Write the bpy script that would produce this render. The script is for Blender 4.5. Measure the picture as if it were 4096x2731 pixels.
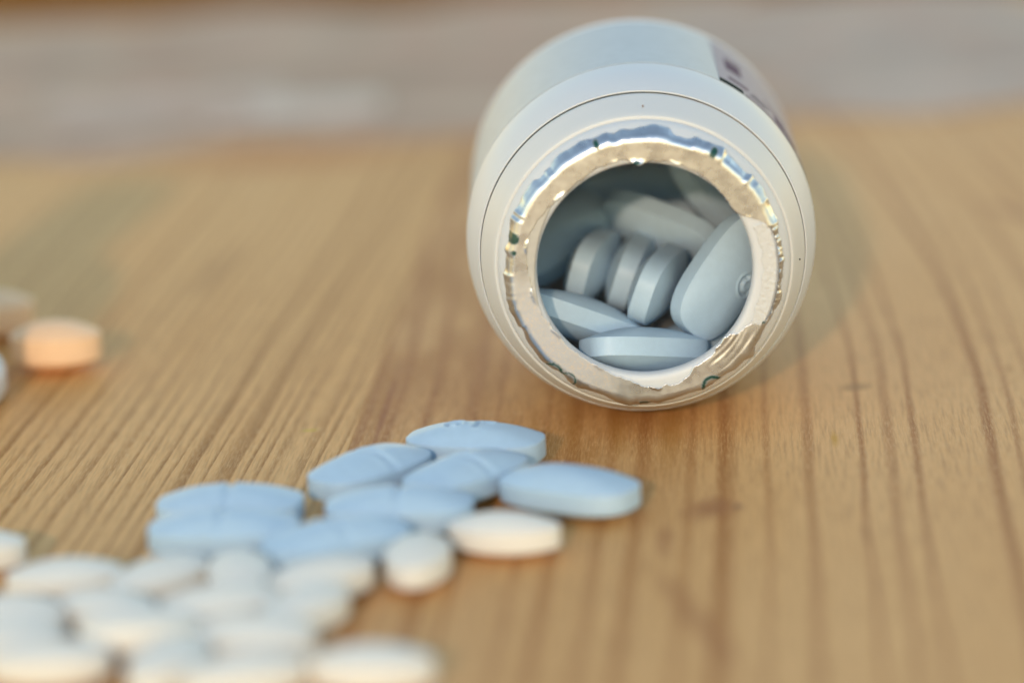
import bpy, bmesh, math, random
from mathutils import Vector, Matrix, noise

for o in list(bpy.data.objects):
    bpy.data.objects.remove(o, do_unlink=True)
SC = bpy.context.scene
COL = SC.collection
R = math.radians
MM = 0.001

# ------------------------------------------------------------------ camera
cam_d = bpy.data.cameras.new("camera")
cam = bpy.data.objects.new("camera", cam_d)
COL.objects.link(cam)
cam_d.sensor_width = 36.0
cam_d.lens = 122.45
cam_d.clip_start = 0.02
cam_d.clip_end = 200.0
rx = Vector((0.99888987, -0.01187409, -0.04558534))
uy = Vector((0.04710645, 0.25178953, 0.96663489))
fw = Vector((0.0, 0.96770917, -0.25206936))
cam.matrix_world = Matrix(((rx.x, uy.x, -fw.x, -0.01602545),
                           (rx.y, uy.y, -fw.y, -0.39908041),
                           (rx.z, uy.z, -fw.z, 0.11743002),
                           (0, 0, 0, 1)))
cam_d.dof.use_dof = True
cam_d.dof.focus_distance = 0.4165
cam_d.dof.aperture_fstop = 7.7
cam_d.dof.aperture_blades = 0
SC.camera = cam

# ------------------------------------------------------------------ sky and sun
SUN_AZ, SUN_EL = 11.5, 18.5          # low evening sun, behind the camera and a little to its left
w = bpy.data.worlds.new("World")
SC.world = w
w.use_nodes = True
nt = w.node_tree
nt.nodes.clear()
sky = nt.nodes.new("ShaderNodeTexSky")
sky.sky_type = 'NISHITA'
sky.sun_disc = False
sky.sun_elevation = R(SUN_EL)
sky.sun_rotation = R(180 + SUN_AZ)
sky.air_density = 1.5
sky.dust_density = 0.0
sky.ozone_density = 0.0
bg = nt.nodes.new("ShaderNodeBackground")
bg.inputs[1].default_value = 0.15
wo = nt.nodes.new("ShaderNodeOutputWorld")
nt.links.new(sky.outputs[0], bg.inputs[0])
nt.links.new(bg.outputs[0], wo.inputs[0])

sun_d = bpy.data.lights.new("sun", 'SUN')
sun_d.energy = 2.0
sun_d.angle = R(2.0)
sun_d.color = (0.44, 0.32, 0.22)
sun = bpy.data.objects.new("sun", sun_d)
COL.objects.link(sun)
ldir = Vector((math.sin(R(SUN_AZ)) * math.cos(R(SUN_EL)), math.cos(R(SUN_AZ)) * math.cos(R(SUN_EL)), -math.sin(R(SUN_EL))))
sun.rotation_euler = ldir.to_track_quat('-Z', 'Y').to_euler()
sun.location = (-0.5, -1.5, 0.8)

SC.view_settings.view_transform = 'Standard'
SC.view_settings.look = 'None'
SC.view_settings.exposure = 0.84
SC.view_settings.gamma = 1.0
SC.cycles.use_denoising = True
SC.cycles.max_bounces = 10
SC.cycles.diffuse_bounces = 6


# ------------------------------------------------------------------ helpers
def empty(name, label, cat, loc=(0, 0, 0), rz=0.0, group=None):
    o = bpy.data.objects.new(name, None)
    o.empty_display_size = 0.01
    o.location = loc
    o.rotation_euler = (0, 0, rz)
    COL.objects.link(o)
    tag(o, label, cat, group)
    return o


def tag(o, label, cat, group=None):
    o["label"] = label
    o["category"] = cat
    if group:
        o["group"] = group
    return o


def mesh_obj(name, verts, faces, mat, parent=None, smooth=True, mats=None):
    me = bpy.data.meshes.new(name)
    me.from_pydata([tuple(v) for v in verts], [], faces)
    me.update()
    for m in (mats or [mat]):
        me.materials.append(m)
    if smooth:
        me.polygons.foreach_set("use_smooth", [True] * len(me.polygons))
    o = bpy.data.objects.new(name, me)
    COL.objects.link(o)
    if parent:
        o.parent = parent
    return o


class NT:
    """small node-tree builder"""
    def __init__(s, name):
        s.m = bpy.data.materials.new(name)
        s.m.use_nodes = True
        s.t = s.m.node_tree
        s.b = s.t.nodes["Principled BSDF"]

    def n(s, kind, **kw):
        nd = s.t.nodes.new("ShaderNode" + kind)
        for k, v in kw.items():
            setattr(nd, k, v)
        return nd

    def l(s, a, b):
        s.t.links.new(a, b)

    def put(s, sock, v):
        if isinstance(v, (int, float, tuple, list)):
            sock.default_value = v
        else:
            s.l(v, sock)

    def math(s, op, a, b=0.0, c=None, clamp=False):
        nd = s.n("Math", operation=op, use_clamp=clamp)
        s.put(nd.inputs[0], a)
        s.put(nd.inputs[1], b)
        if c is not None:
            s.put(nd.inputs[2], c)
        return nd.outputs[0]

    def mix(s, f, a, b, mode='MIX'):
        nd = s.n("Mix", data_type='RGBA', blend_type=mode)
        s.put(nd.inputs[0], f)
        s.put(nd.inputs[6], a if not isinstance(a, (tuple, list)) else (*a[:3], 1))
        s.put(nd.inputs[7], b if not isinstance(b, (tuple, list)) else (*b[:3], 1))
        return nd.outputs[2]

    def ramp(s, f, stops, interp='LINEAR'):
        nd = s.n("ValToRGB")
        cr = nd.color_ramp
        cr.interpolation = interp
        while len(cr.elements) < len(stops):
            cr.elements.new(0.5)
        for e, (p, c) in zip(cr.elements, stops):
            e.position = p
            e.color = (c, c, c, 1) if isinstance(c, (int, float)) else (*c, 1)
        s.put(nd.inputs[0], f)
        return nd.outputs[0]

    def coord(s, kind="Object"):
        return s.n("TexCoord").outputs[kind]

    def noise(s, vec, scale, detail=3, rough=0.5, dim='3D', wv=None):
        nd = s.n("TexNoise", noise_dimensions=dim)
        if vec is not None:
            s.l(vec, nd.inputs["Vector"])
        if wv is not None:
            s.put(nd.inputs["W"], wv)
        nd.inputs["Scale"].default_value = scale
        nd.inputs["Detail"].default_value = detail
        nd.inputs["Roughness"].default_value = rough
        return nd.outputs[0]

    def vscale(s, vec, sc, loc=(0, 0, 0), rot=(0, 0, 0)):
        nd = s.n("Mapping")
        s.l(vec, nd.inputs[0])
        nd.inputs["Scale"].default_value = sc
        nd.inputs["Location"].default_value = loc
        nd.inputs["Rotation"].default_value = rot
        return nd.outputs[0]

    def bump(s, h, strength, dist):
        nd = s.n("Bump")
        nd.inputs["Strength"].default_value = strength
        nd.inputs["Distance"].default_value = dist
        s.l(h, nd.inputs["Height"])
        s.l(nd.outputs[0], s.b.inputs["Normal"])
        return nd


# ------------------------------------------------------------------ materials
def wood(name, early, late, ring, yaw, bend, wander, sharp, red, seed, marks=(), spec=0.12):
    """pine board: annual rings across x (metres), boards run along y"""
    t = NT(name)
    co = t.coord()
    sep = t.n("SeparateXYZ")
    t.l(co, sep.inputs[0])
    x, y = sep.outputs[0], sep.outputs[1]
    yp = t.math('MAXIMUM', y, 0.0)
    u = t.math('SUBTRACT', x, t.math('MULTIPLY', y, yaw))
    u = t.math('ADD', u, t.math('MULTIPLY', t.math('MULTIPLY', yp, yp), bend))
    wv = t.noise(t.vscale(co, (22, 7, 1), loc=(seed, seed * 2.3, 0)), 1.0, 2, 0.5)
    u = t.math('ADD', u, t.math('MULTIPLY', t.math('SUBTRACT', wv, 0.5), wander))
    wv2 = t.noise(t.vscale(co, (300, 34, 1), loc=(seed, seed, 0)), 1.0, 2, 0.5)
    u = t.math('ADD', u, t.math('MULTIPLY', t.math('SUBTRACT', wv2, 0.5), 0.0005))
    k = t.math('DIVIDE', u, ring)
    jit = t.noise(None, 0.55, 1, 0.5, '1D', t.math('ADD', k, seed * 13.7))
    k = t.math('ADD', k, t.math('MULTIPLY', jit, 1.5))
    fr = t.math('FRACT', t.math('ADD', k, 100.0))
    idx = t.math('FLOOR', t.math('ADD', k, 100.0))
    wn = t.n("TexWhiteNoise", noise_dimensions='1D')
    t.l(idx, wn.inputs["W"])
    amp = t.math('MULTIPLY_ADD', wn.outputs[0], 0.5, 0.5)
    if sharp:
        prof = t.ramp(fr, [(0.0, 0.05), (0.52, 0.10), (0.86, 0.95), (0.94, 1.0), (1.0, 0.05)])
    else:
        prof = t.ramp(fr, [(0.0, 0.04), (0.58, 0.06), (0.74, 0.85), (0.83, 1.0), (0.91, 0.6), (1.0, 0.04)], 'EASE')
    f = t.math('MULTIPLY', prof, amp, clamp=True)
    # broad colour drift along and across the board
    drift = t.noise(t.vscale(co, (35, 9, 1), loc=(seed * 3, 1, 0)), 1.0, 3, 0.55)
    base = t.mix(t.ramp(drift, [(0.35, 0.0), (0.7, 1.0)]), early, tuple(a * b for a, b in zip(early, (0.93, 0.86, 0.76))))
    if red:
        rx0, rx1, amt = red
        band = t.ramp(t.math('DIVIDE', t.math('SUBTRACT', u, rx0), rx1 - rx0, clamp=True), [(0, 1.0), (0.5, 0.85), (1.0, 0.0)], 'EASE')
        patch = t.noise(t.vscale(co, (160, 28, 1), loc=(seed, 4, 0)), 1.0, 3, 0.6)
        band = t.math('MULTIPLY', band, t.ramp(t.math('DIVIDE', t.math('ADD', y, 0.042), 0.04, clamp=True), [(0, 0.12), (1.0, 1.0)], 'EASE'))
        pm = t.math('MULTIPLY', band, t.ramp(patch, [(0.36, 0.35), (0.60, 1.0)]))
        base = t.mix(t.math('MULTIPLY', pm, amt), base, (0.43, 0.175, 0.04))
    col = t.mix(f, base, late)
    # resin flecks and fibres
    fib = t.noise(t.vscale(co, (5200, 420, 1)), 1.0, 2, 0.6)
    col = t.mix(t.ramp(fib, [(0.45, 0.0), (0.70, 0.42)]), col, tuple(min(0.8, c * 1.08 + 0.01) for c in early))
    fib2 = t.noise(t.vscale(co, (2600, 120, 1), loc=(3, 1, 0)), 1.0, 3, 0.6)
    col = t.mix(t.ramp(fib2, [(0.30, 0.35), (0.55, 0.0)]), col, tuple(c * 0.62 for c in late))
    wob = t.noise(t.vscale(co, (260, 160, 1), loc=(seed, 9, 0)), 1.0, 3, 0.6)
    for (mx, my, ra, rb, rot, mc, st) in marks:      # knots, resin stains, dark streaks and one painted sunlit strip, in mm on the board
        q = t.vscale(co, (1, 1, 0), loc=(0, 0, 0))
        sub = t.n("VectorMath", operation='SUBTRACT')
        t.l(q, sub.inputs[0])
        sub.inputs[1].default_value = (mx * MM, my * MM, 0)
        rotn = t.n("VectorRotate", rotation_type='Z_AXIS')
        t.l(sub.outputs[0], rotn.inputs["Vector"])
        rotn.inputs["Angle"].default_value = R(-rot)
        ln = t.n("VectorMath", operation='LENGTH')
        t.l(t.vscale(rotn.outputs[0], (1 / (ra * MM), 1 / (rb * MM), 0)), ln.inputs[0])
        d = t.math('ADD', ln.outputs["Value"], t.math('MULTIPLY', t.math('SUBTRACT', wob, 0.5), 0.7))
        col = t.mix(t.ramp(d, [(0.10, st), (1.1, 0.0)], 'EASE'), col, mc)
    spots = t.noise(t.vscale(co, (75, 55, 1), loc=(seed * 5, 2, 0)), 1.0, 1, 0.4)
    col = t.mix(t.ramp(spots, [(0.77, 0.0), (0.80, 0.55)]), col, (0.30, 0.15, 0.05))
    t.l(col, t.b.inputs["Base Color"])
    t.l(t.ramp(fib, [(0.3, 0.62), (0.8, 0.46)]), t.b.inputs["Roughness"])
    t.b.inputs["Specular IOR Level"].default_value = spec
    hgt = t.math('ADD', t.math('MULTIPLY', fib, 0.6), t.math('MULTIPLY', f, 0.5))
    t.bump(hgt, 0.22, 0.00008)
    return t.m


def tablet_mat(name, col, rough=0.5, sss=0.0, bump=0.25, mottled=0.03):
    t = NT(name)
    co = t.coord()
    n1 = t.noise(co, 900, 3, 0.6)
    c = t.mix(t.ramp(n1, [(0.3, 0), (0.7, 1)]), tuple(x * (1 - mottled) for x in col), tuple(min(1, x * (1 + mottled)) for x in col))
    t.l(c, t.b.inputs["Base Color"])
    t.b.inputs["Roughness"].default_value = rough
    t.b.inputs["Specular IOR Level"].default_value = 0.4
    if sss:
        t.b.inputs["Subsurface Weight"].default_value = sss
        t.b.inputs["Subsurface Radius"].default_value = (0.0012, 0.0009, 0.0007)
        t.b.inputs["Subsurface Scale"].default_value = 1.0
    n2 = t.noise(co, 4200, 2, 0.5)
    t.bump(n2, bump, 0.00008)
    return t.m


M_BLUE = tablet_mat("blue_film_coat", (0.43, 0.565, 0.685), 0.44)
M_WHITE = tablet_mat("white_tablet_coat", (0.76, 0.715, 0.64), 0.5, mottled=0.015)
M_ORANGE = tablet_mat("orange_tablet_coat", (0.88, 0.58, 0.35), 0.5)


def plastic(name, col, rough, brushed=False, sss=0.2):
    t = NT(name)
    co = t.coord()
    n1 = t.noise(co, 60, 3, 0.55)
    c = t.mix(t.ramp(n1, [(0.3, 0), (0.7, 1)]), tuple(x * 0.975 for x in col), col)
    t.l(c, t.b.inputs["Base Color"])
    t.b.inputs["Roughness"].default_value = rough
    t.b.inputs["Subsurface Weight"].default_value = sss
    t.b.inputs["Subsurface Radius"].default_value = (0.0022, 0.0018, 0.0015)
    t.b.inputs["Subsurface Scale"].default_value = 1.0
    if brushed:
        sep = t.n("SeparateXYZ")
        t.l(co, sep.inputs[0])
        x, z = sep.outputs[0], t.math('SUBTRACT', sep.outputs[2], 0.0214)
        rad = t.math('SQRT', t.math('ADD', t.math('MULTIPLY', x, x), t.math('MULTIPLY', z, z)))
        ang = t.math('ARCTAN2', z, x)
        comb = t.n("CombineXYZ")
        t.put(comb.inputs[0], t.math('MULTIPLY', rad, 9000))
        t.put(comb.inputs[1], t.math('MULTIPLY', ang, 1.6))
        t.put(comb.inputs[2], t.math('MULTIPLY', sep.outputs[1], 3000))
        t.bump(t.noise(comb.outputs[0], 1.0, 2, 0.5), 0.10, 0.00006)
    else:
        t.bump(t.noise(co, 700, 2, 0.5), 0.08, 0.0001)
    return t.m


M_BODY = plastic("white_bottle_plastic", (0.61, 0.625, 0.645), 0.5)
M_RING = plastic("white_ring_plastic", (0.62, 0.62, 0.61), 0.48, brushed=True)
M_RESID = plastic("seal_residue", (0.62, 0.62, 0.61), 0.55, sss=0.1)
M_JAR = plastic("white_jar_plastic", (0.66, 0.64, 0.63), 0.4, sss=0.1)


def foil_mat():
    t = NT("torn_foil")
    co = t.coord()
    at = t.n("Attribute", attribute_name="print")
    fr = t.n("Attribute", attribute_name="frost")
    n1 = t.noise(co, 1500, 3, 0.6)
    n2 = t.noise(co, 380, 3, 0.6)
    col = t.mix(t.ramp(n2, [(0.3, 0), (0.7, 1)]), (0.52, 0.55, 0.60), (0.63, 0.665, 0.715))
    sp = t.noise(co, 4600, 3, 0.65)
    frosty = t.mix(t.ramp(sp, [(0.5, 0.0), (0.62, 1.0)]), (0.50, 0.50, 0.53), (0.62, 0.54, 0.46))
    col = t.mix(t.math('MULTIPLY', fr.outputs["Fac"], t.ramp(n2, [(0.3, 0.5), (0.6, 1.0)])), col, frosty)
    col = t.mix(at.outputs["Fac"], col, (0.006, 0.055, 0.045))
    t.l(col, t.b.inputs["Base Color"])
    met = t.math('SUBTRACT', 0.98, t.math('MULTIPLY', at.outputs["Fac"], 0.9))
    met = t.math('SUBTRACT', met, t.math('MULTIPLY', fr.outputs["Fac"], 0.3), clamp=True)
    t.l(met, t.b.inputs["Metallic"])
    ro = t.math('ADD', t.ramp(n2, [(0.3, 0.23), (0.7, 0.34)]), t.math('MULTIPLY', fr.outputs["Fac"], 0.16))
    t.l(ro, t.b.inputs["Roughness"])
    t.bump(t.math('ADD', t.math('MULTIPLY', n1, 0.5), n2), 0.04, 0.00003)
    return t.m


M_FOIL = foil_mat()


def simple(name, col, rough=0.5, metallic=0.0):
    t = NT(name)
    n = t.noise(t.coord(), 500, 3, 0.6)
    c = t.mix(t.ramp(n, [(0.3, 0), (0.7, 1)]), tuple(x * 0.9 for x in col), col)
    t.l(c, t.b.inputs["Base Color"])
    t.b.inputs["Roughness"].default_value = rough
    t.b.inputs["Metallic"].default_value = metallic
    if rough > 0.95:
        t.b.inputs["Specular IOR Level"].default_value = 0.0
    return t.m


M_FILM = simple("grey_seal_film", (0.50, 0.49, 0.46), 0.45, 0.35)
M_LABEL = simple("white_label_paper", (0.47, 0.50, 0.53), 0.55)
M_PANEL = simple("mauve_label_print", (0.36, 0.315, 0.36), 0.7)
M_INK = simple("dark_label_ink", (0.02, 0.035, 0.03), 1.0)
M_INK2 = simple("plum_label_ink", (0.19, 0.14, 0.17), 1.0)
M_SPECK = simple("brown_dust", (0.25, 0.14, 0.05), 0.8)
M_SPECK2 = simple("black_dust", (0.02, 0.02, 0.02), 0.8)


def paper_mat(name, a, b, c):
    t = NT(name)
    co = t.coord()
    n1 = t.noise(t.vscale(co, (1, 1.6, 1)), 19, 2, 0.5)
    n2 = t.noise(t.vscale(co, (1, 1, 1), loc=(3, 7, 1)), 45, 3, 0.6)
    col = t.mix(t.ramp(n1, [(0.38, 0), (0.60, 1)]), a, b)
    col = t.mix(t.ramp(n2, [(0.5, 0), (0.7, 0.8)]), col, c)
    t.l(col, t.b.inputs["Base Color"])
    t.b.inputs["Roughness"].default_value = 0.7
    t.b.inputs["Specular IOR Level"].default_value = 0.15
    return t.m


M_PAPER = paper_mat("grey_printed_paper", (0.56, 0.385, 0.27), (0.42, 0.285, 0.195), (0.53, 0.31, 0.215))
M_PAPER2 = paper_mat("pale_printed_paper", (0.54, 0.41, 0.32), (0.45, 0.335, 0.26), (0.50, 0.33, 0.245))
M_PAPER3 = paper_mat("white_printed_paper", (0.70, 0.57, 0.46), (0.60, 0.46, 0.36), (0.58, 0.44, 0.34))

M_PAPER4 = paper_mat("faded_printed_paper", (0.60, 0.45, 0.35), (0.50, 0.36, 0.27), (0.58, 0.38, 0.29))

# ------------------------------------------------------------------ table: glued pine boards
table = empty("wooden_table", "pale pine table top of glued boards under the tablets and bottle", "table", (0, 0, 0), R(-4.0))
EARLY = (0.78, 0.428, 0.165)
LATE = (0.29, 0.12, 0.03)
KN = (0.34, 0.13, 0.05)
OR = (0.44, 0.19, 0.04)
RIGHT_MARKS = [(7.2, -26.2, 4.4, 6.0, -20, KN, 0.75), (10.2, -25.6, 0.8, 1.8, 0, (0.14, 0.06, 0.045), 0.5), (2.1, -37.0, 1.5, 9.0, 0, KN, 0.55),
               (6.0, -64.0, 2.6, 26.0, 14, (0.36, 0.14, 0.05), 0.5), (52.0, 119.0, 3.0, 13.0, 25, KN, 0.6), (44.8, 29.8, 0.8, 2.4, 0, OR, 0.5),
               (21.8, 0.4, 0.7, 4.6, 0, (0.55, 0.27, 0.02), 0.75), (2.3, 6.0, 2.2, 19.0, 0, OR, 0.6), (-4.4, 8.0, 1.8, 20.0, 3, OR, 0.6), (-9.6, 8.0, 1.5, 22.0, 2, OR, 0.55),
               (-33.6, 20.0, 0.8, 34.0, 0, (0.30, 0.09, 0.03), 0.7), (-14.5, 9.0, 0.9, 13.0, 3, OR, 0.5)]
LEFT_MARKS = [(-42.2, 10.2, 0.85, 1.7, -80, (0.60, 0.42, 0.03), 0.75), (-66.0, 96.0, 3.0, 26.0, -6, (0.40, 0.19, 0.06), 0.6), (-66.0, 178.0, 34.0, 14.0, 4, (0.50, 0.19, 0.05), 0.9)]  # last, broad orange mark paints a sunlit strip into the wood colour
boards = [
    (-0.340, -0.238, dict(early=EARLY, late=LATE, ring=0.0026, yaw=0.04, bend=0.0, wander=0.006, sharp=True, red=None, seed=2.1)),
    (-0.238, -0.137, dict(early=EARLY, late=LATE, ring=0.0030, yaw=0.03, bend=0.0, wander=0.006, sharp=True, red=None, seed=3.4)),
    (-0.137, -0.0365, dict(early=(0.78, 0.432, 0.168), late=(0.34, 0.132, 0.022), ring=0.0021, yaw=0.045, bend=0.0, wander=0.004, sharp=True, red=None, seed=5.2, marks=LEFT_MARKS)),
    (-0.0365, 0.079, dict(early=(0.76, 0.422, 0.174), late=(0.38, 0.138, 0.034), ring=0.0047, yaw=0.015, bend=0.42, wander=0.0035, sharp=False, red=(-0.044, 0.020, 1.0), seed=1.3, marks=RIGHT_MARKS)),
    (0.079, 0.180, dict(early=(0.78, 0.432, 0.168), late=LATE, ring=0.0040, yaw=-0.02, bend=0.3, wander=0.006, sharp=False, red=None, seed=6.6)),
    (0.180, 0.290, dict(early=EARLY, late=LATE, ring=0.0035, yaw=0.02, bend=0.0, wander=0.006, sharp=True, red=None, seed=8.9)),
]


def board_mesh(x0, x1, y0, y1, th, bev, mat, parent):
    g = 0.000005
    x0 += g
    x1 -= g
    vs, fs = [], []
    prof = [(x0, -th), (x0, -bev), (x0 + bev, 0), (x1 - bev, 0), (x1, -bev), (x1, -th)]
    for yy in (y0, y1):
        for (a, b) in prof:
            vs.append((a, yy, b))
    n = len(prof)
    for i in range(n):
        j = (i + 1) % n
        fs.append((i, j, n + j, n + i))
    fs.append(tuple(range(n - 1, -1, -1)))
    fs.append(tuple(range(n, 2 * n)))
    o = mesh_obj("plank", vs, fs, mat, parent, smooth=False)
    bm = bmesh.new()
    bm.from_mesh(o.data)
    bmesh.ops.recalc_face_normals(bm, faces=bm.faces)
    bm.to_mesh(o.data)
    bm.free()
    return o


for i, (x0, x1, kw) in enumerate(boards):
    board_mesh(x0, x1, -0.62, 0.336, 0.022, 0.00006, wood("pine_board", **kw), table)


EB = wood("end_board_wood", early=(0.30, 0.11, 0.018), late=(0.20, 0.065, 0.010), ring=0.005, yaw=0.0, bend=0.0, wander=0.004, sharp=False, red=None, seed=7.7, spec=0.0)
eb = board_mesh(-0.19, 0.09, -0.35, 0.30, 0.022, 0.0004, EB, table)
eb.name = "end_board"
eb["label"] = "darker orange-brown board across the far end of the table"
eb.rotation_euler = (0, 0, R(90))
eb.location = (0.0, 0.5261, -0.0003)

# ------------------------------------------------------------------ tablets
def tablet_mesh(name, L, W, T, band, mat, expo=2.4, na=112, nr=22, score=False, strokes=None, point=0.0):
    """biconvex oval film-coated tablet, centred on its own middle; X long, Y wide, Z thick"""
    dome = (T - band) / 2
    vs, fs = [], []

    def outline(a):
        c, s_ = math.cos(a), math.sin(a)
        e = 2.0 / expo
        px = math.copysign(abs(c) ** e, c) * L / 2
        py = math.copysign(abs(s_) ** e, s_) * W / 2
        if point:
            py *= 1.0 - point * (abs(px) / (L / 2)) ** 3
        return px, py

    def seg(p, a, b):
        ab = (b[0] - a[0], b[1] - a[1])
        d2 = ab[0] ** 2 + ab[1] ** 2
        q = 0 if d2 == 0 else max(0, min(1, ((p[0] - a[0]) * ab[0] + (p[1] - a[1]) * ab[1]) / d2))
        return math.hypot(p[0] - a[0] - q * ab[0], p[1] - a[1] - q * ab[1])

    def top(px, py, rho):
        z = band / 2 + dome * (1 - rho ** 2.1)
        if score:
            z -= 0.00034 * math.exp(-(px / 0.00036) ** 2)
            z += 0.00010 * math.exp(-((abs(px) - 0.0010) / 0.0004) ** 2)
        if strokes:
            d = min(seg((px, py), *s_) for s_ in strokes)
            z -= 0.00038 * math.exp(-(d / 0.00022) ** 2)
            z += 0.00010 * math.exp(-((d - 0.0005) / 0.0002) ** 2)
        return z
    rings = []
    bev = 0.00012
    if strokes:
        nr = 70
        na = 220
    for k in range(nr, 0, -1):                     # top dome from rim inwards later reversed
        rings.append(('t', k / nr))
    rows = []
    ang = [2 * math.pi * i / na for i in range(na)]
    ol = [outline(a) for a in ang]
    # top centre
    vs.append((0, 0, top(0, 0, 0)))
    for k in range(1, nr + 2):
        rho = min(k, nr) / nr if k != nr else 1 - 0.35 / nr
        row = []
        for (px, py) in ol:
            sc = rho * (1 - bev / (W / 2))
            row.append(len(vs))
            vs.append((px * sc, py * sc, top(px * sc, py * sc, rho)))
        rows.append(row)
    prof = [(band / 2 - bev * 0.15, 1 - bev * 0.55 / (W / 2)), (band / 2 - bev * 0.5, 1 - bev * 0.16 / (W / 2)), (band / 2 - bev, 1.0), (band / 2 - bev * 2.2, 1.0012), (0, 1.003)]
    prof += [(-z_, c_) for z_, c_ in prof[-2::-1]]
    for z, sc in prof:
        row = []
        for (px, py) in ol:
            dz = 0.0
            if score and z > 0:
                dz = -0.00022 * math.exp(-(px / 0.0004) ** 2)
            row.append(len(vs))
            vs.append((px * sc, py * sc, z + dz))
        rows.append(row)
    nb = 12
    for rho in [1.0, 0.985] + [k / nb for k in range(nb - 1, 0, -1)]:
        row = []
        for (px, py) in ol:
            sc = rho * (1 - bev / (W / 2))
            row.append(len(vs))
            vs.append((px * sc, py * sc, -(band / 2 + dome * (1 - rho ** 2.1))))
        rows.append(row)
    ci = len(vs)
    vs.append((0, 0, -T / 2))
    for i in range(na):
        j = (i + 1) % na
        fs.append((0, rows[0][i], rows[0][j]))
        for a, b in zip(rows[:-1], rows[1:]):
            fs.append((a[i], b[i], b[j], a[j]))
        fs.append((rows[-1][i], ci, rows[-1][j]))
    me = bpy.data.meshes.new(name)
    me.from_pydata(vs, [], fs)
    me.update()
    me.materials.append(mat)
    me.polygons.foreach_set("use_smooth", [True] * len(me.polygons))
    return me


def arc(cx, cy, r, a0, a1, n=10):
    pts = [(cx + r * math.cos(R(a0 + (a1 - a0) * i / n)), cy + r * math.sin(R(a0 + (a1 - a0) * i / n))) for i in range(n + 1)]
    return list(zip(pts[:-1], pts[1:]))


BL, BW, BT, BB = 0.0164, 0.0088, 0.0056, 0.0024
u_ = 0.001
glyph_J = [((-2.2 * u_, 1.9 * u_), (-2.2 * u_, -0.2 * u_))] + arc(-3.0 * u_, -0.2 * u_, 0.8 * u_, 0, -170)
glyph_9 = arc(1.0 * u_, 1.0 * u_, 0.85 * u_, 0, 360, 16) + arc(0.35 * u_, 0.9 * u_, 1.5 * u_, 0, -75)
ME_PLAIN = tablet_mesh("blue_tablet", BL, BW, BT, BB, M_BLUE, 3.0)
ME_SCORE = tablet_mesh("blue_tablet_scored", BL, BW, BT, BB, M_BLUE, 3.0, nr=40, na=180, score=True)
# the imprint reads towards the bottle, so it is turned half round for the camera
ME_TEXT = tablet_mesh("blue_tablet_imprint", BL, BW, BT, BB, M_BLUE, 3.0, strokes=[tuple((-0.9 * p[0] - 0.0016, -0.9 * p[1] + 0.0007) for p in sg) for sg in glyph_J + glyph_9])
ME_RING = tablet_mesh("blue_tablet_letter", BL, BW, BT, BB, M_BLUE, 3.0, strokes=arc(0.5 * u_, -1.9 * u_, 1.1 * u_, 40, 320, 16))
WL, WW, WT, WB = 0.0124, 0.0070, 0.0048, 0.0024
ME_WHITE = tablet_mesh("white_tablet", WL, WW, WT, WB, M_WHITE, 2.05, point=0.12)
ME_ORANGE = tablet_mesh("orange_tablet", 0.0122, 0.0080, 0.0068, 0.0034, M_ORANGE, 2.05)


def put_flat(name, me, x, y, z, yaw, label, cat, group, tilt=(0, 0)):
    o = bpy.data.objects.new(name, me)
    COL.objects.link(o)
    o.location = (x * MM, y * MM, z * MM)
    o.rotation_euler = (R(tilt[0]), R(tilt[1]), R(yaw))
    return tag(o, label, cat, group)


HB = BT / 2 / MM + 0.02
G1 = "blue tablets spilled on the table"
flat_blue = [
    (ME_TEXT, -20.84, -6.90, -18, "pale blue tablet with debossed characters, closest to the bottle mouth"),
    (ME_SCORE, -33.00, -15.90, 49, "scored blue tablet slanting beside the grain, between the stamped one and the scored pair"),
    (ME_SCORE, -21.98, -19.74, 47, "scored blue tablet touching both the stamped tablet and the plain one"),
    (ME_PLAIN, -10.36, -26.44, -32, "plain blue tablet without score line, behind the lone white oval tablet"),
    (ME_SCORE, -29.31, -31.23, -6.3, "scored blue tablet in the middle of the blue group, behind the end-on white tablet"),
    (ME_SCORE, -48.28, -27.39, -4.7, "scored blue tablet at the back of the pair lying side by side"),
    (ME_SCORE, -48.45, -36.30, -5.0, "scored blue tablet at the front of the pair lying side by side"),
    (ME_SCORE, -35.99, -42.02, 26, "scored blue tablet in front of the blue group, touching the white heap"),
]
for me, x, y, yaw, lab in flat_blue:
    put_flat("blue_tablet", me, x, y, HB, yaw, lab, "tablet", G1)

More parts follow.
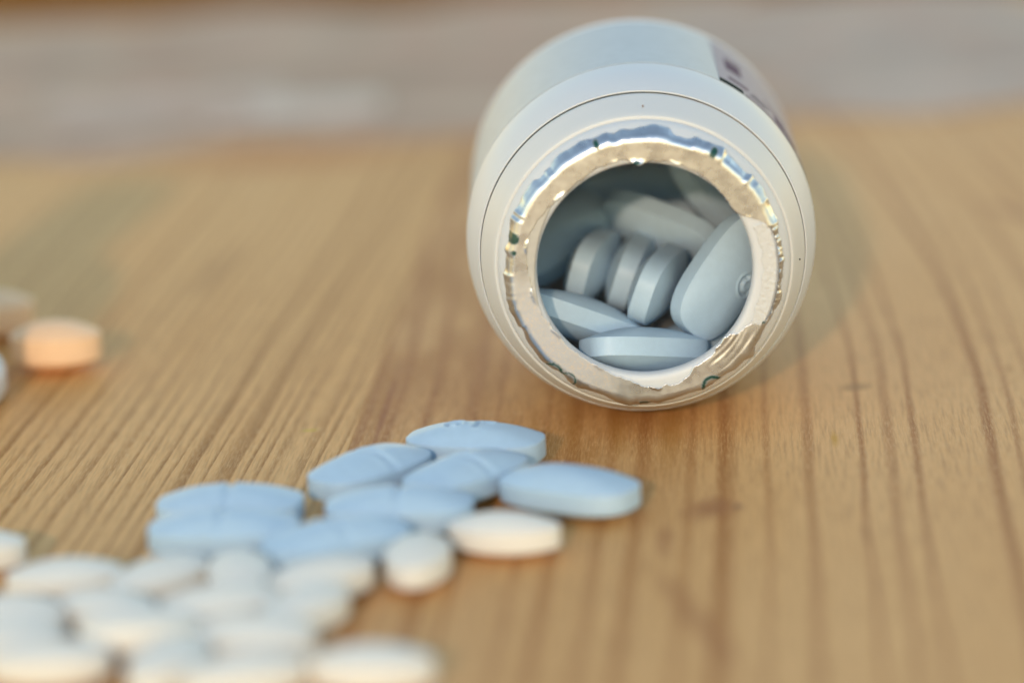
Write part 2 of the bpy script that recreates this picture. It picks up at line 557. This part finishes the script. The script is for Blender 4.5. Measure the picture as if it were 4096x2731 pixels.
HW = WT / 2 / MM + 0.02
G2 = "white tablets heaped at the front of the table"
flat_white = [
    (-17.80, -39.80, 0, -14, (0, 0), "white oval tablet lying apart in front of the plain blue tablet"),
    (-27.09, -47.58, 0, 84, (0, 0), "white tablet lying end-on in front of the middle blue tablet"),
    (-37.06, -52.79, 0, 34, (0, 0), "white tablet slanting right beside the end-on one, below the front blue tablet"),
    (-45.77, -50.44, 0, 98, (0, 0), "white tablet end-on against the front of the blue pair"),
    (-54.23, -50.36, 0, 46, (0, 0), "white tablet slanting between the long pale one and the blue pair"),
    (-64.40, -48.90, 0, 5, (0, 0), "long white tablet lying crosswise on bare grain left of the blue pair"),
    (-76.00, -37.00, 0, -8, (0, 0), "white tablet cut by the picture edge, alone above the heap"),
    (-58.47, -60.15, 0, -40, (0, 0), "white tablet in the heap below the long crosswise one"),
    (-47.26, -61.15, 0.3, 20, (6, 0), "white tablet near the heap's middle, below the two end-on tablets"),
    (-38.31, -62.27, 0, 58, (0, 0), "white tablet on the heap's edge facing the bare wood"),
    (-68.90, -60.21, 0, -12, (0, 0), "white tablet on the heap's outer side, below the long crosswise one"),
    (-54.56, -68.66, 0.7, 10, (-8, 4), "white tablet propped above the dark gap in the heap"),
    (-42.78, -70.98, 0.2, -16, (4, 0), "white tablet behind the lowest tablet on the bare side of the heap"),
    (-63.00, -74.60, 0, -4, (0, 0), "large-looking white tablet in the heap's bottom corner beside the dark gap"),
    (-68.40, -67.65, 0, 14, (0, 0), "white tablet behind the large-looking one in the heap's bottom corner"),
    (-51.04, -77.04, 0, 68, (0, 0), "white tablet end-on beside the dark gap, lowest in the heap"),
    (-31.07, -80.63, 0, -9, (0, 0), "white tablet lying apart at the bottom on the bare wood side"),
    (-43.33, -81.17, 0, 16, (0, 0), "white tablet cut by the bottom edge, between the end-on and the separate one"),
]
for x, y, dz, yaw, tl, lab in flat_white:
    put_flat("white_tablet", ME_WHITE, x, y, HW + dz, yaw, lab, "tablet", G2, tl)

G3 = "orange tablets by the white jar"
put_flat("orange_tablet", ME_ORANGE, -76.4, 47.8, 3.42, -5, "bright orange tablet lying half in sun beside the white jar", "tablet", G3)
put_flat("orange_tablet", ME_ORANGE, -87.6, 66.0, 3.42, 12, "dull orange tablet in shade behind the sunlit orange one", "tablet", G3)

# ------------------------------------------------------------------ lathe helper (axis along local y, at height AX)
AX = 0.0214


def lathe(name, prof, mat, parent, seg=160, a0=0.0, a1=360.0, closed_prof=False, wob=None):
    full = abs(a1 - a0 - 360.0) < 1e-6
    n = seg if full else seg + 1
    vs, fs = [], []
    for i in range(n):
        a = R(a0 + (a1 - a0) * i / seg)
        c, s_ = math.cos(a), math.sin(a)
        for (s, r) in prof:
            rr = r * MM
            vs.append((rr * c, s * MM, AX + rr * s_))
    m = len(prof)
    for i in range(seg):
        j = (i + 1) % n
        for k in range(m - 1):
            fs.append((i * m + k, i * m + k + 1, j * m + k + 1, j * m + k))
        if closed_prof:
            fs.append((i * m + m - 1, i * m, j * m, j * m + m - 1))
    if not full and closed_prof:
        fs.append(tuple(range(m)))
        fs.append(tuple(range((n - 1) * m + m - 1, (n - 1) * m - 1, -1)))
    o = mesh_obj(name, vs, fs, mat, parent)
    bm = bmesh.new()
    bm.from_mesh(o.data)
    bmesh.ops.remove_doubles(bm, verts=bm.verts, dist=1e-7)
    bmesh.ops.recalc_face_normals(bm, faces=bm.faces)
    bm.to_mesh(o.data)
    bm.free()
    o.data.polygons.foreach_set("use_smooth", [True] * len(o.data.polygons))
    o.data.set_sharp_from_angle(angle=R(32))
    return o


def curve(pts, n=6):
    """Catmull-Rom resample of a profile"""
    out = []
    P = [pts[0]] + list(pts) + [pts[-1]]
    for i in range(1, len(P) - 2):
        p0, p1, p2, p3 = P[i - 1], P[i], P[i + 1], P[i + 2]
        for k in range(n):
            t = k / n
            out.append(tuple(0.5 * ((2 * p1[d]) + (-p0[d] + p2[d]) * t + (2 * p0[d] - 5 * p1[d] + 4 * p2[d] - p3[d]) * t * t + (-p0[d] + 3 * p1[d] - 3 * p2[d] + p3[d]) * t ** 3) for d in (0, 1)))
    out.append(pts[-1])
    return out


BOT_RZ = R(-1.2)
bottle = empty("pill_bottle", "white plastic pill bottle lying open with torn foil seal and blue tablets inside", "bottle", (0, 0, 0), BOT_RZ)
outer = ([(0.0, 15.0), (0.05, 15.3), (0.2, 15.6), (0.6, 15.85), (0.9, 16.05), (1.4, 16.4), (2.0, 16.85), (2.6, 17.22), (3.1, 17.34), (3.30, 17.38), (3.40, 17.34), (3.45, 17.1), (3.5, 16.4), (8.8, 16.5), (9.7, 17.2), (10.3, 18.2), (10.5, 19.48), (9.30, 19.55)]
         + curve([(9.22, 19.58), (9.22, 19.68), (9.32, 19.78), (10.2, 20.08), (12.2, 20.65), (14.4, 21.1), (16.6, 21.34), (18.0, 21.40)], 5)
         + [(18.05, 21.25), (50.0, 21.25), (50.05, 21.40)]
         + curve([(50.6, 21.4), (52.4, 21.0), (53.6, 20.0), (54.1, 18.5)], 4) + [(54.1, 14.0), (53.0, 12.5), (52.8, 0.0)])
inner = ([(51.4, 0.0), (51.6, 12.0), (52.4, 16.0), (51.6, 19.0), (49.5, 19.9), (18.0, 19.9)]
         + curve([(17.0, 19.85), (14.8, 19.3), (12.8, 18.0), (11.0, 16.4), (9.2, 15.5), (6.5, 15.2)], 4)
         + [(4.6, 15.0)] + curve([(3.8, 14.4), (3.0, 13.4), (2.2, 12.95), (1.4, 12.74), (0.9, 12.72), (0.5, 12.82), (0.2, 13.02), (0.04, 13.4), (0.0, 14.0)], 4))
lathe("bottle_body", outer + inner, M_BODY, bottle, seg=220, closed_prof=True)
ring = [(3.70, 16.9), (3.68, 17.62), (3.72, 17.72), (3.82, 17.79), (4.6, 18.10), (5.8, 18.53), (7.0, 18.92), (7.9, 19.24), (8.4, 19.43), (8.7, 19.48), (8.9, 19.44), (9.0, 19.25), (9.02, 16.6)]
lathe("tamper_ring", ring, M_RING, bottle, seg=220, closed_prof=True)
label = lathe("label", [(19.2, 21.27), (19.2, 21.36), (49.4, 21.36), (49.4, 21.27)], M_LABEL, bottle, seg=200, a0=-150, a1=178, closed_prof=True)
panel = lathe("printed_panel", [(20.0, 21.37), (20.0, 21.41), (48.8, 21.41), (48.8, 21.37)], M_PANEL, label, seg=60, a0=-20, a1=61, closed_prof=True)
lathe("panel_rule", [(19.25, 21.38), (19.25, 21.45), (21.2, 21.45), (21.2, 21.38)], M_INK, label, seg=20, a0=52, a1=61, closed_prof=True)
lathe("panel_rule", [(19.4, 21.38), (19.4, 21.42), (19.9, 21.42), (19.9, 21.38)], M_INK2, label, seg=40, a0=14, a1=51, closed_prof=True)
random.seed(4)
for (s0, s1, b0, b1, mt) in ((24.0, 26.0, 49, 57, M_INK2), (31.0, 39.0, 50.5, 57.0, M_INK2), (22.0, 22.6, 42, 49, M_INK2), (23.4, 23.9, 40, 48, M_INK), (25.0, 25.5, 41, 47, M_INK2),
                             (21.2, 25.4, 24, 37, M_INK2), (26.5, 27.2, 30, 40, M_INK2), (29.0, 29.6, 30, 41, M_INK2), (21.4, 23.2, 12, 22, M_INK2)):
    lathe("printed_line", [(s0, 21.412), (s0, 21.425), (s1, 21.425), (s1, 21.412)], mt, label, seg=12, a0=b0, a1=b1, closed_prof=True)

# ------------------------------------------------------------------ torn foil seal
PXM = 0.0513     # mm for one pixel of the measured ring radii
rin_tab = [(-180, 265), (-170, 261), (-161, 259), (-152, 252), (-144, 250), (-137, 250), (-129, 252), (-122, 249), (-115, 252), (-110, 258), (-104, 258), (-100, 262),
           (-94, 273), (-88, 280), (-85, 282), (-82, 276), (-78, 282), (-76, 283), (-72, 272), (-70, 271), (-66, 258), (-60, 255), (-55, 256), (-50, 249), (-46, 246), (-43, 244), (-40, 247), (-37, 262), (-33, 268), (-29.5, 278), (-28, 300), (-27, 306),
           (-20, 310), (0, 311), (10, 310), (16, 308), (18, 303), (22, 285), (25, 272), (27.5, 258), (30, 249), (36, 247), (45, 248), (60, 257), (75, 258), (84, 257), (88, 250), (91, 246), (94, 250), (97, 262), (101, 262), (107, 261), (114, 262), (122, 257), (128, 254),
           (134, 258), (143, 263), (150, 270), (158, 276), (164, 278), (172, 273), (178, 269), (180, 265)]


def lookup(tab, a):
    a = (a + 180) % 360 - 180
    for (p, v), (q, u2) in zip(tab[:-1], tab[1:]):
        if p <= a <= q:
            t = (a - p) / (q - p)
            return v + (u2 - v) * t
    return tab[-1][1]


def fnoise(a, sc, seed):
    return noise.noise(Vector((math.cos(R(a)) * sc, math.sin(R(a)) * sc, seed)))


# ink marks: (angle, radius mm, half angle, half radius)
marks = [(164, 16.1, 2.6, 0.9), (92.5, 12.9, 2.2, 0.26), (108.6, 16.0, 1.2, 0.6), (58.0, 16.1, 1.6, 0.6), (-25.5, 15.3, 2.4, 0.35), (-92, 16.35, 2.6, 0.25), (170, 15.6, 1.2, 0.35)]
arcs = [(-62.4, 16.4, 1.15, 0.26), (-133.5, 16.6, 1.05, 0.22), (-126.4, 16.3, 0.95, 0.14)]
NA, NF = 1080, 20
bend = [(15.35, 0.0), (15.62, 0.03), (15.88, 0.16), (16.06, 0.42), (16.18, 0.8), (16.30, 1.15), (16.42, 1.5), (16.52, 1.85)]
vs, fs, pr, fz = [], [], [], []
ncol = NF + len(bend)
for i in range(NA):
    a = i * 360.0 / NA
    aa = (a + 180) % 360 - 180
    aw = a + 16 * fnoise(a, 2.6, 21.0) + 5 * fnoise(a, 7, 23.0)
    am = min(1.0, max(0.15, 0.55 + 1.3 * fnoise(a, 2.2, 31.0)))
    jag = fnoise(a, 14, 1.7) * 4.0 + fnoise(a, 50, 5.1) * 2.2
    ri = (lookup(rin_tab, a) + jag) * PXM
    ri = min(ri, 15.9)
    # skirt: scalloped, folds outwards
    sk = 0.80 + 0.55 * fnoise(a, 4.5, 9.0) + 0.30 * fnoise(a, 11, 2.0) + 0.06 * fnoise(a, 40, 7.7)
    flare = 0.22 * max(0, math.sin(R(aa))) + 0.42 * fnoise(a, 5, 4.0) + 0.16 * fnoise(a, 13, 3.0)
    thinside = -27 < aa < 18
    if thinside:
        sk *= 0.85
    rid = am * (1 - 2.2 * abs(fnoise(aw, 5.0, 12.1)) - 0.5 * abs(fnoise(aw, 13, 13.3)))
    pleat = 1.6 * fnoise(aw, 5.5, 6.1) + 0.6 * am * fnoise(aw, 22, 1.1)
    for k in range(NF):
        t = k / NF
        r0 = min(ri, 15.3)
        r = r0 + (15.35 - r0) * t
        cr = 0.005 * noise.noise(Vector((r * 1.5 * math.cos(R(a)), r * 1.5 * math.sin(R(a)), 2.2))) + 0.001 * noise.noise(Vector((r * 5 * math.cos(R(a)), r * 5 * math.sin(R(a)), 8.2)))
        curl = math.exp(-((r - ri) / 0.22) ** 2) * max(0.0, 0.45 * fnoise(a, 6, 3.3) - 0.10)
        if -60 < aa < -30:       # streaky folds
            cr += 0.11 * noise.noise(Vector(((r - 13) * 2.6 + aa * 0.06, aa * 0.05, 4.4))) * 0.55 * min(1, (aa + 60) / 8, (-30 - aa) / 8)
        if 84 < aa < 98:
            curl += 0.35 * math.exp(-((r - ri) / 0.35) ** 2) * math.exp(-((aa - 91.5) / 2.5) ** 2)
        s = -0.10 - cr - curl
        vs.append([r, a, s])
    for (r, s) in bend:
        e = (r - 15.35) / 1.17
        sc = max(0.25, sk)
        rr = 15.35 + (r - 15.35) * (0.75 + 0.25 * sc) + e * e * flare + e * 0.16 * pleat + 0.42 * e * rid * (1 if not thinside else 0.5)
        ss = s * sc - 0.10 * (1 - e) - e * 0.10 * pleat - 0.34 * e * (1 - 0.3 * e) * rid
        if thinside:
            w_ = min(1, (aa + 27) / 5, (18 - aa) / 5)
            if r < 15.9:
                rr = rr + w_ * (15.92 - rr) * (1 - e)
                ss = ss + w_ * 0.20
            rr += 0.16 * w_ * fnoise(a, 40, 2.5)
            ss -= 0.26 * w_ * fnoise(a, 34, 8.5 + 0.4 * e)
        vs.append([max(rr, 15.3 + 0.9 * e), a, ss])
V = []
for (r, a, s) in vs:
    aa = (a + 180) % 360 - 180
    f = 0.0
    for (ma, mr, ha, hr) in marks:
        q = (((aa - ma + 180) % 360 - 180) / ha) ** 2 + ((r - mr) / hr) ** 4
        f = max(f, min(1.0, max(0.0, 2.2 - 2.0 * q)))
    x, z = r * math.cos(R(a)), r * math.sin(R(a))
    for (ma, mr, rad, wd) in arcs:
        d = math.hypot(x - mr * math.cos(R(ma)), z - mr * math.sin(R(ma)))
        if r < mr + 0.45:
            f = max(f, min(1.0, max(0.0, 2.0 - 1.6 * abs(d - rad) / wd)))
    pr.append(f)
    g = max(0.0, 1 - abs((aa + 140 + 180) % 360 - 180) / 44.0)
    fz.append(min(1.0, g * 2.0) if r < 15.6 else 0.15)
    V.append((x * MM, s * MM, AX + z * MM))
for i in range(NA):
    j = (i + 1) % NA
    aa = (i * 360.0 / NA + 180) % 360 - 180
    for k in range(ncol - 1):
        if -26.5 < aa < 17.0 and k < NF + 1:
            continue
        fs.append((i * ncol + k, i * ncol + k + 1, j * ncol + k + 1, j * ncol + k))
foil = mesh_obj("foil_seal", V, fs, M_FOIL, bottle)
for nm, data in (("print", pr), ("frost", fz)):
    at = foil.data.attributes.new(nm, 'FLOAT', 'POINT')
    at.data.foreach_set("value", data)
so = foil.modifiers.new("thickness", 'SOLIDIFY')
so.thickness = 0.00004
so.offset = 0.0

# grey film of the seal still glued under the foil, and white residue where foil is gone
def polar_patch(name, a0, a1, rfun, s0, amp, mat, n=160, m=8, seed=1.0, sc=4.0):
    vs, fs = [], []
    for i in range(n + 1):
        a = a0 + (a1 - a0) * i / n
        r0, r1 = rfun(a)
        for k in range(m + 1):
            r = r0 + (r1 - r0) * k / m
            x, z = r * math.cos(R(a)), r * math.sin(R(a))
            h = amp * noise.fractal(Vector((x * sc, z * sc, seed)), 0.6, 2.0, 4)
            vs.append((x * MM, (s0 - h) * MM, AX + z * MM))
    for i in range(n):
        for k in range(m):
            p = i * (m + 1) + k
            fs.append((p, p + 1, p + m + 2, p + m + 1))
    o = mesh_obj(name, vs, fs, mat, bottle)
    md = o.modifiers.new("thickness", 'SOLIDIFY')
    md.thickness = 0.00005
    md.offset = 0.0
    return o


def film_r(a):
    e = math.sin(math.pi * (a - 138) / 70.0)
    return (13.75 - 0.85 * max(0, e) ** 0.6, 14.7)


polar_patch("seal_film", 138, 208, film_r, -0.04, 0.02, M_FILM, n=120)


def res_r(a):
    return (13.9 + 0.35 * fnoise(a, 12, 2.0) + 0.15 * fnoise(a, 50, 3.0), 15.5)


polar_patch("glue_residue", -30, 20, res_r, -0.03, 0.06, M_RESID, n=180, m=16, seed=4.0, sc=1.6)

# dust specks on the plastic
for (ang, s, r, q, mt) in ((88.2, 5.4, 18.57, 0.13, M_SPECK), (-2.6, 5.6, 18.66, 0.11, M_SPECK2)):
    bm = bmesh.new()
    bmesh.ops.create_icosphere(bm, subdivisions=1, radius=q * MM)
    me = bpy.data.meshes.new("dust_speck")
    bm.to_mesh(me)
    bm.free()
    me.materials.append(mt)
    o = bpy.data.objects.new("dust_speck", me)
    COL.objects.link(o)
    o.parent = bottle
    o.location = (r * math.cos(R(ang)) * MM, s * MM, AX + r * math.sin(R(ang)) * MM)
    o.scale = (0.8, 0.7, 1.3)

# ------------------------------------------------------------------ tablets inside the bottle (bottle frame, mm, z from axis)
BM = Matrix.Rotation(BOT_RZ, 4, 'Z') @ Matrix.Translation((0, 0, AX))
G4 = "blue tablets inside the bottle"


def put_in(me, x, s, z, ell, nrm, lab):
    X = Vector(ell).normalized()
    Z = Vector(nrm)
    Z = (Z - X * Z.dot(X)).normalized()
    Y = Z.cross(X)
    m = Matrix(((X.x, Y.x, Z.x, x * MM), (X.y, Y.y, Z.y, s * MM), (X.z, Y.z, Z.z, z * MM), (0, 0, 0, 1)))
    o = bpy.data.objects.new("blue_tablet", me)
    COL.objects.link(o)
    o.matrix_world = BM @ m
    return tag(o, lab, "tablet", G4)


INSIDE = [
    (ME_PLAIN, -0.3, 8.6, -12.05, (0.86, 0.49, -0.20), (0.05, 0.36, 0.92), "blue tablet resting on the bottle lip edge, frontmost inside the mouth"),
    (ME_PLAIN, 1.9, 18.2, -6.2, (0.27, 0.96, -0.03), (0.87, -0.36, -0.34), "upright blue tablet leaning just behind the one on the lip"),
    (ME_PLAIN, -1.2, 25.4, -6.2, (0.16, 0.98, -0.03), (0.93, -0.16, -0.33), "upright blue tablet in the middle of the three leaning in a row"),
    (ME_PLAIN, -6.0, 26.6, -5.6, (0.24, 0.96, -0.05), (0.91, -0.26, -0.28), "upright blue tablet at the shaded end of the three leaning in a row"),
    (ME_PLAIN, 3.0, 30.5, -2.2, (0.82, -0.48, -0.25), (0.05, -0.77, -0.60), "blue tablet lying across behind the three leaning ones"),
    (ME_RING, 9.8, 14.0, -4.6, (0.60, 0.38, 0.72), (0.52, -0.80, 0.0), "blue tablet stamped with a round letter, against the bottle's inner wall"),
    (ME_PLAIN, 9.6, 38.0, 0.6, (0.55, 0.30, -0.76), (0.62, -0.35, 0.65), "shaded blue tablet high up behind the stamped one"),
    (ME_PLAIN, 0.8, 43.0, -0.9, (0.95, 0.2, 0.05), (0.0, -0.75, 0.6), "darkest blue tablet deepest in the bottle, topmost of the heap"),
    (ME_PLAIN, -10.3, 33.0, -3.4, (0.70, 0.55, 0.45), (-0.30, -0.60, 0.74), "shaded blue tablet against the inner wall beside the leaning row"),
    (ME_PLAIN, -7.7, 13.4, -9.0, (0.86, 0.28, -0.42), (0.42, 0.30, 0.86), "blue tablet half in shade low down beside the tablet on the lip"),
    (ME_PLAIN, 7.2, 18.5, -13.6, (0.8, 0.6, 0.05), (-0.35, -0.1, 0.93), "blue tablet mostly hidden under the stamped one"),
    (ME_PLAIN, -9.5, 45.0, -1.0, (0.75, 0.4, 0.5), (-0.2, -0.8, 0.5), "dark blue tablet behind the shaded end of the crosswise one"),
]
for a in INSIDE:
    put_in(*a)

# ------------------------------------------------------------------ white jar at the left edge
jar = empty("white_jar", "white plastic jar standing cut off by the picture edge beside the orange tablet", "jar", (-0.1036, 0.0340, 0.0))


def lathe_z(name, prof, mat, parent, seg=96):
    vs, fs = [], []
    m = len(prof)
    for i in range(seg):
        a = 2 * math.pi * i / seg
        for (r, z) in prof:
            vs.append((r * MM * math.cos(a), r * MM * math.sin(a), z * MM))
    for i in range(seg):
        j = (i + 1) % seg
        for k in range(m - 1):
            fs.append((i * m + k, j * m + k, j * m + k + 1, i * m + k + 1))
    o = mesh_obj(name, vs, fs, mat, parent)
    bm = bmesh.new()
    bm.from_mesh(o.data)
    bmesh.ops.remove_doubles(bm, verts=bm.verts, dist=1e-7)
    bmesh.ops.recalc_face_normals(bm, faces=bm.faces)
    bm.to_mesh(o.data)
    bm.free()
    o.data.polygons.foreach_set("use_smooth", [True] * len(o.data.polygons))
    return o


lathe_z("jar_foot", [(0, 0.05), (20.8, 0.05), (21.8, 0.5), (22.2, 1.2), (22.2, 3.4), (21.8, 4.2), (21.1, 4.6), (0, 4.6)], M_JAR, jar)
lathe_z("jar_body", [(0, 4.62), (20.6, 4.62), (20.9, 5.0), (21.0, 6), (21.0, 15.0), (20.2, 18.2), (17.6, 22.0), (13.0, 25.0), (9.0, 28.3), (8.0, 30.5), (0, 30.6)], M_JAR, jar)
lathe_z("jar_lid", [(0, 30.62), (8.3, 30.62), (8.5, 30.9), (8.5, 43.2), (8.1, 43.8), (7.1, 44.0), (0, 44.0)], M_JAR, jar)


# ------------------------------------------------------------------ crumpled paper sheets behind
def sheet(name, cx, cy, z, wx, wy, yaw, amp, mat, label, seed, nx=60, ny=40, rag=14.0):
    vs, fs = [], []
    for i in range(nx + 1):
        for j in range(ny + 1):
            x = (i / nx - 0.5) * wx
            y = (j / ny - 0.5) * wy
            h = abs(noise.fractal(Vector((x * 0.03, y * 0.03, seed)), 0.8, 2.0, 3)) + 0.3 * abs(noise.noise(Vector((x * 0.11, y * 0.11, seed + 3))))
            x += rag * noise.noise(Vector((y * 0.05, 3.0 if i * 2 < nx else 8.0, seed))) * (2 * abs(i / nx - 0.5)) ** 3
            y += rag * noise.noise(Vector((x * 0.035, 5.0 if j * 2 < ny else 9.0, seed))) * (2 * abs(j / ny - 0.5)) ** 3
            ed = min(1.0, 6 * (0.5 - abs(i / nx - 0.5)) + 0.08, 5 * (0.5 - abs(j / ny - 0.5)) + 0.08)
            vs.append((x * MM, y * MM, h * amp * ed * MM))
    for i in range(nx):
        for j in range(ny):
            p = i * (ny + 1) + j
            fs.append((p, p + ny + 1, p + ny + 2, p + 1))
    o = mesh_obj(name, vs, fs, mat)
    o.location = (cx * MM, cy * MM, z * MM)
    o.rotation_euler = (0, 0, R(yaw))
    md = o.modifiers.new("thickness", 'SOLIDIFY')
    md.thickness = 0.00012
    md.offset = 1.0
    tag(o, label, "paper", "crumpled papers behind the bottle")
    return o


sheet("paper_sheet", -48, 268, 0.15, 174, 150, 3, 3.0, M_PAPER, "large grey-beige paper sheet lying out of focus behind the bare grain", 1.0)
sheet("paper_sheet", -53, 219, 1.2, 32, 24, 4, 2.0, M_PAPER3, "small whitish paper with a straight end on the large grey sheet", 4.0, 30, 20, 2.0)
sheet("paper_sheet", -78, 226, 1.0, 44, 34, 9, 2.0, M_PAPER4, "faded pinkish paper overlapping the left end of the whitish one", 12.0, 30, 20, 8.0)
sheet("paper_sheet", 64, 264, 0.3, 84, 134, 14, 3.5, M_PAPER2, "pale grey paper lying aslant behind the bottle's labelled side", 7.0)

bpy.context.view_layer.update()
